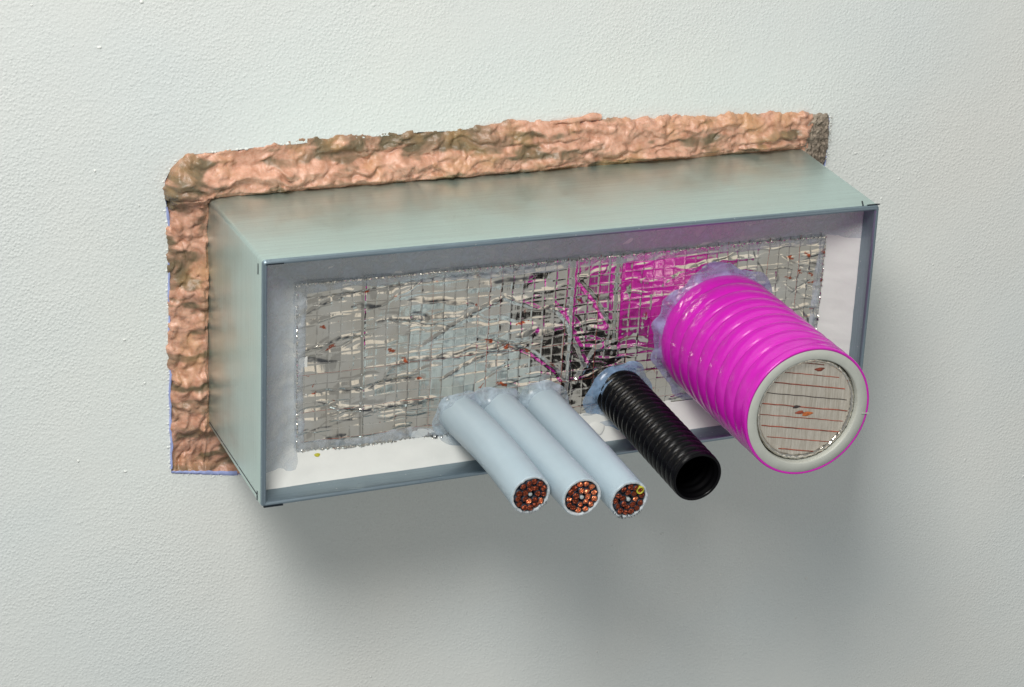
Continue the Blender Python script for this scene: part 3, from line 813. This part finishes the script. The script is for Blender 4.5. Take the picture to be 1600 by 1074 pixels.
for base, end, lab, sd in CAB:
    ax = Vector(end) - Vector(base); L = ax.length; rg = random.Random(sd * 13)
    t = thing('grey_cable', lab, 'cable', base, 'grey cables cut off below the black conduit', ax)
    fray = 0.5 if sd == 2 else 1.0
    def jit(R, Y, A, L=L, sd=sd, fray=fray):
        endw = sstep(-L + 1.6, -L + 0.1, Y)
        R = R + 0.10 * np.sin(2 * A + sd) + 0.07 * perlin(A * 3, Y / 14, sd)
        Y = Y + endw * fray * (0.45 * perlin(A * 6, A * 0 + sd, 3) + 0.5 * perlin(A * 17, A * 0 + sd, 4) * sstep(0.2, 1.4, np.abs(A - 4.4) < 1.2)) 
        bow = 0.9 * np.sin(np.clip(-Y / L, 0, 1) * np.pi) * (1 if sd != 2 else -0.5)
        return R, Y
    ys = list(np.linspace(8, -L + 3, 26)) + [-L + 1.5, -L + 0.7]
    prof = [(RC, y) for y in ys] + [(RC - 0.1, -L + 0.2), (RC - 0.35, -L)]
    v, f = lathe(prof, 64, jit)
    def bend(v):
        u = np.clip(-v[:, 1] / L, 0, 1)
        v[:, 2] += (1.3, -0.7, 1.6)[sd - 1] * np.sin(u * math.pi) ** 1.2; v[:, 0] += (0.9, 0.6, -0.8)[sd - 1] * np.sin(u * math.pi)
        return v
    sheath = mesh('sheath', bend(v), f, M['cable'], t)
    prof = [(RC - 0.35, -L), (RC - 0.9, -L - 0.05), (RC - 1.35, -L + 0.1), (RC - 1.45, -L + 0.8), (RC - 1.5, -L + 14)]
    v, f = lathe(prof, 64, jit)
    mesh('cut_edge', v, f, M['cutedge'], sheath)
    # a plug of dark filler behind the wires, pale core in the centre
    v, f = lathe([(RC - 1.4, -L + 5), (RC - 1.4, -L + 2.6), (0.01, -L + 2.6)], 32); mesh('packing', v, f, M['ins'], t)
    v, f = lathe([(1.0, -L + 6), (1.0, -L + 0.3), (0.7, -L - 0.1), (0.01, -L)], 14)
    mesh('core_filler', v + np.array([rg.uniform(-.3, .3), 0, rg.uniform(-.3, .3)]), f, M['filler'], t)
    spots = [(6.75, i * 2 * math.pi / 13 + sd * 0.37) for i in range(13)] + [(3.55, i * 2 * math.pi / 7 + sd * 0.9) for i in range(7)]
    yi = min(range(13), key=lambda q: abs(((spots[q][1] - 0.45 + math.pi) % (2 * math.pi)) - math.pi))
    for i, (rad, a) in enumerate(spots):
        rad += rg.uniform(-0.35, 0.2); a += rg.uniform(-0.09, 0.09)
        bright = 1 if (sd == 2 and (math.cos(a - 0.0) > -0.25) and rg.random() < 0.95) or rg.random() < 0.06 else 0
        if sd == 2 and not bright and rg.random() < 0.4: bright = 0
        dy = rg.uniform(-0.6, 0.7) if sd != 2 else rg.uniform(-0.3, 0.8)
        c = link('conductor', rg.choice(COP[bright]), t, (rad * math.cos(a), -L + dy, rad * math.sin(a)))
        c.rotation_euler = (rg.uniform(-0.16, 0.16), rg.uniform(0, 6.28), rg.uniform(-0.16, 0.16))
        c.scale = (rg.uniform(0.85, 1.08), 1, rg.uniform(0.85, 1.12))
        link('insulation', INY if (sd == 3 and i == yi) else rg.choice(INS), c)
    # frayed burrs hanging from the lower edge of the cut
    if sd != 2:
        bv, bf = [], []
        for i in range(60):
            a = rg.uniform(3.7, 6.0) if sd == 1 else rg.uniform(3.5, 5.6); r0 = RC - rg.uniform(0.2, 1.6)
            p0 = np.array([r0 * math.cos(a), -L + 0.4, r0 * math.sin(a)]); ln = rg.uniform(0.6, 1.9)
            p1 = p0 + np.array([math.cos(a) * ln * 0.5 + rg.uniform(-.4, .4), -ln * 0.6, math.sin(a) * ln * 0.6]); k = len(bv)
            s = np.array([-math.sin(a), 0, math.cos(a)]) * rg.uniform(0.15, 0.35)
            bv += [p0 - s, p0 + s, p1, p0 + np.array([0, -0.3, 0.2])]; bf += [[k, k + 1, k + 2], [k, k + 2, k + 3], [k + 1, k + 3, k + 2]]
        o = mesh('frayed_burr', bv, bf, M['cutedge' if sd == 1 else 'ins'], t); o['kind'] = 'stuff'

smear('sealant_smear', 'translucent bluish sealant smeared round the bases of the three grey cables', [(c[0][0], c[0][2], RC) for c in CAB], 4.4, 4.6, M['seal'], 121)

# ================================================================ black conduit
kb = (32.0, YB, -34.5); ke = (33.2, -160.0, -39.4)
ax = Vector(ke) - Vector(kb); L = ax.length
t = thing('black_conduit', 'thin black corrugated plastic conduit between the grey cables and the magenta pipe', 'conduit', kb, axis=ax)
prof = []; pitch = 5.0; R0 = 11.5
y = 8.0
while y > -L + 0.6:
    ph = ((-y) % pitch) / pitch
    u2 = 2 * ph - 1
    prof.append((R0 + 1.25 - 1.7 * (1 - math.sqrt(1 - 0.9 * u2 * u2)), y))
    y -= pitch / 20
prof += [(R0 + 1.05, -L + 0.5), (R0 + 0.9, -L + 0.1), (R0 + 0.4, -L), (R0 - 0.2, -L + 0.1), (R0 - 0.4, -L + 0.6)]
v, f = lathe(prof, 72)
tube = mesh('corrugated_tube', v, f, M['black'], t)
prof = [(R0 - 0.4, -L + 0.6)]
y = -L + 0.7
while y < -L + 60:
    prof.append((R0 - 0.8 + 0.6 * math.cos(2 * math.pi * y / pitch), y)); y += pitch / 10
prof.append((0.01, y))
v, f = lathe(prof, 60)
mesh('tube_bore', v, f, M['bore'], tube)
smear('sealant_collar', 'blue tinted sealant collar round the base of the black conduit', [(kb[0], kb[2], R0 + 0.7)], 5.2, 4.2, M['blueseal'], 131, 1.3)

# ================================================================ magenta pipe
pb = (84.0, YB, -8.0); pe = (83.0, -170.0, -7.0)
ax = Vector(pe) - Vector(pb); L = ax.length
t = thing('magenta_pipe', 'wide magenta corrugated pipe with a white lining and a foil plugged end', 'pipe', pb, axis=ax)
RP = 32.6; pitch = 10.4
prof = []; y = 10.0
while y > -L + 1.0:
    u = -y
    ph = ((u + 3.0) % pitch) / pitch
    amp = 0.95 * float(sstep(L - 3, L - 10, u))
    tt_ = 2 * ((ph + 0.5) % 1.0) - 1
    prof.append((RP - 2.3 * amp * (1 - math.sqrt(1 - 0.86 * tt_ * tt_)), y))
    y -= pitch / 24
prof += [(RP - 0.15, -L + 0.5), (RP - 0.3, -L + 0.1), (RP - 0.6, -L), (RP - 1.3, -L + 0.1), (RP - 1.5, -L + 1.0)]
v, f = lathe(prof, 128)
outer = mesh('corrugated_wall', v, f, M['pink'], t)
RI = RP - 1.25
prof = [(RI, -L + 2.0), (RI, -L + 0.25), (RI - 0.25, -L - 0.05), (RI - 4.3, -L - 0.05), (RI - 4.9, -L + 0.2), (RI - 5.1, -L + 1.0), (RI - 5.1, -L + 30)]
v, f = lathe(prof, 128, lambda R, Y, A: (R + 0.12 * np.sin(3 * A) * (R < RI - 1), Y + 0.12 * perlin(A * 3, A * 0, 5)))
mesh('white_lining', v, f, M['white'], t)
# seam nick in the lining
# foil plug, recessed and tilted, off centre towards the right
pr = RI - 6.1
na, nrr = 110, 34
A, Rr = np.meshgrid(np.linspace(0, 2 * np.pi, na, endpoint=False), np.linspace(0.001, 1.0, nrr), indexing='ij')
wob = 1 + 0.02 * perlin(A * 2.2, A * 0, 8) * Rr
Xp = pr * Rr * np.cos(A) * wob + 0.3; Zp = pr * Rr * np.sin(A) * wob
yp = -L + 3.6 - 0.10 * fbm(Xp / 5, Zp / 5, 141, 3) - sstep(0.86, 1.0, Rr) * (0.9 * np.abs(fbm(A * 7, Rr * 9, 143, 3)) - 1.4 * sstep(0.95, 1, Rr)) - 0.25 * Xp / pr
V = np.stack([Xp, yp, Zp], -1).reshape(-1, 3)
plug = mesh('foil_plug', V, gridfaces(na, nrr, wrapu=True), M['plug'], t)
def plug_y(x, z): return -L + 3.6 - 0.10 * fbm(np.array(x) / 5, np.array(z) / 5, 141, 3) - 0.25 * np.array(x) / pr
for k in range(-4, 5):
    z0 = k * 5.6 + 0.8
    half = math.sqrt(max(0, (pr * 0.98) ** 2 - z0 ** 2)) * 0.98
    if half < 4: continue
    xx = np.linspace(-half, half * rnd.uniform(0.9, 1.0), 40)
    zz = z0 - 0.20 * xx + 0.18 * perlin(xx / 5, xx * 0, 150 + k)
    v, f = bar(np.stack([xx, plug_y(xx, zz) - 0.05, zz], 1), 0.20 if k % 2 else 0.27, 5)
    mesh('scrim_thread', v, f, M['redthread'] if k != 1 else M['thread'], plug)
for bx_, bz_, br_, bm_ in ((-2.2, -1.6, 1.5, 'redthread'), (1.4, -2.8, 1.9, 'rusty'), (-4.5, 1.5, 1.3, 'thread'), (6.0, 19.5, 1.6, 'redthread')):
    A, G = np.meshgrid(np.linspace(0, 2 * np.pi, 14, endpoint=False), np.linspace(0.03, 1, 5), indexing='ij')
    xx = bx_ + br_ * 1.5 * G * np.cos(A) * (1 + 0.3 * np.sin(3 * A + bx_)); zz = bz_ + br_ * 0.6 * G * np.sin(A)
    mesh('torn_spot', np.stack([xx, plug_y(xx, zz) - 0.12 - 0.25 * np.sqrt(np.clip(1 - G * G, 0, 1)), zz], -1).reshape(-1, 3), gridfaces(14, 5, wrapu=True), M[bm_], plug)
# crumpled foil rim
a = np.linspace(0, 2 * np.pi, 240, endpoint=False)
Rg = np.array([0.0, 0.25, 0.5, 0.75, 1.0])
AA, GG = np.meshgrid(a, Rg, indexing='ij')
rad = pr * (0.945 + 0.07 * GG) + 0.25 * fbm(AA * 9, GG * 3, 161, 3)
yy = -L + 3.2 - 0.9 * np.sin(GG * np.pi) * (0.6 + 0.8 * np.abs(perlin(AA * 6, GG, 163))) + 0.5 * fbm(AA * 14, GG * 4, 165, 3)
mesh('crumpled_rim', np.stack([rad * np.cos(AA) + 0.3, yy, rad * np.sin(AA)], -1).reshape(-1, 3), gridfaces(240, 5, wrapu=True), M['foil'], plug)
nk = math.radians(-8)
box('seam_nick', (RI - 0.6) * np.array([math.cos(nk), 0, math.sin(nk)]) + np.array([0, -L - 0.3, 0]), (4.2, 0.6, 0.35), M['white'], t, rot=Matrix.Rotation(0.1, 3, 'Y'))
smear('sealant_collar', 'violet tinted sealant collar round the base of the magenta pipe', [(pb[0], pb[2], RP - 0.6)], 5.2, 4.2, M['pinkseal'], 171, 0.8)
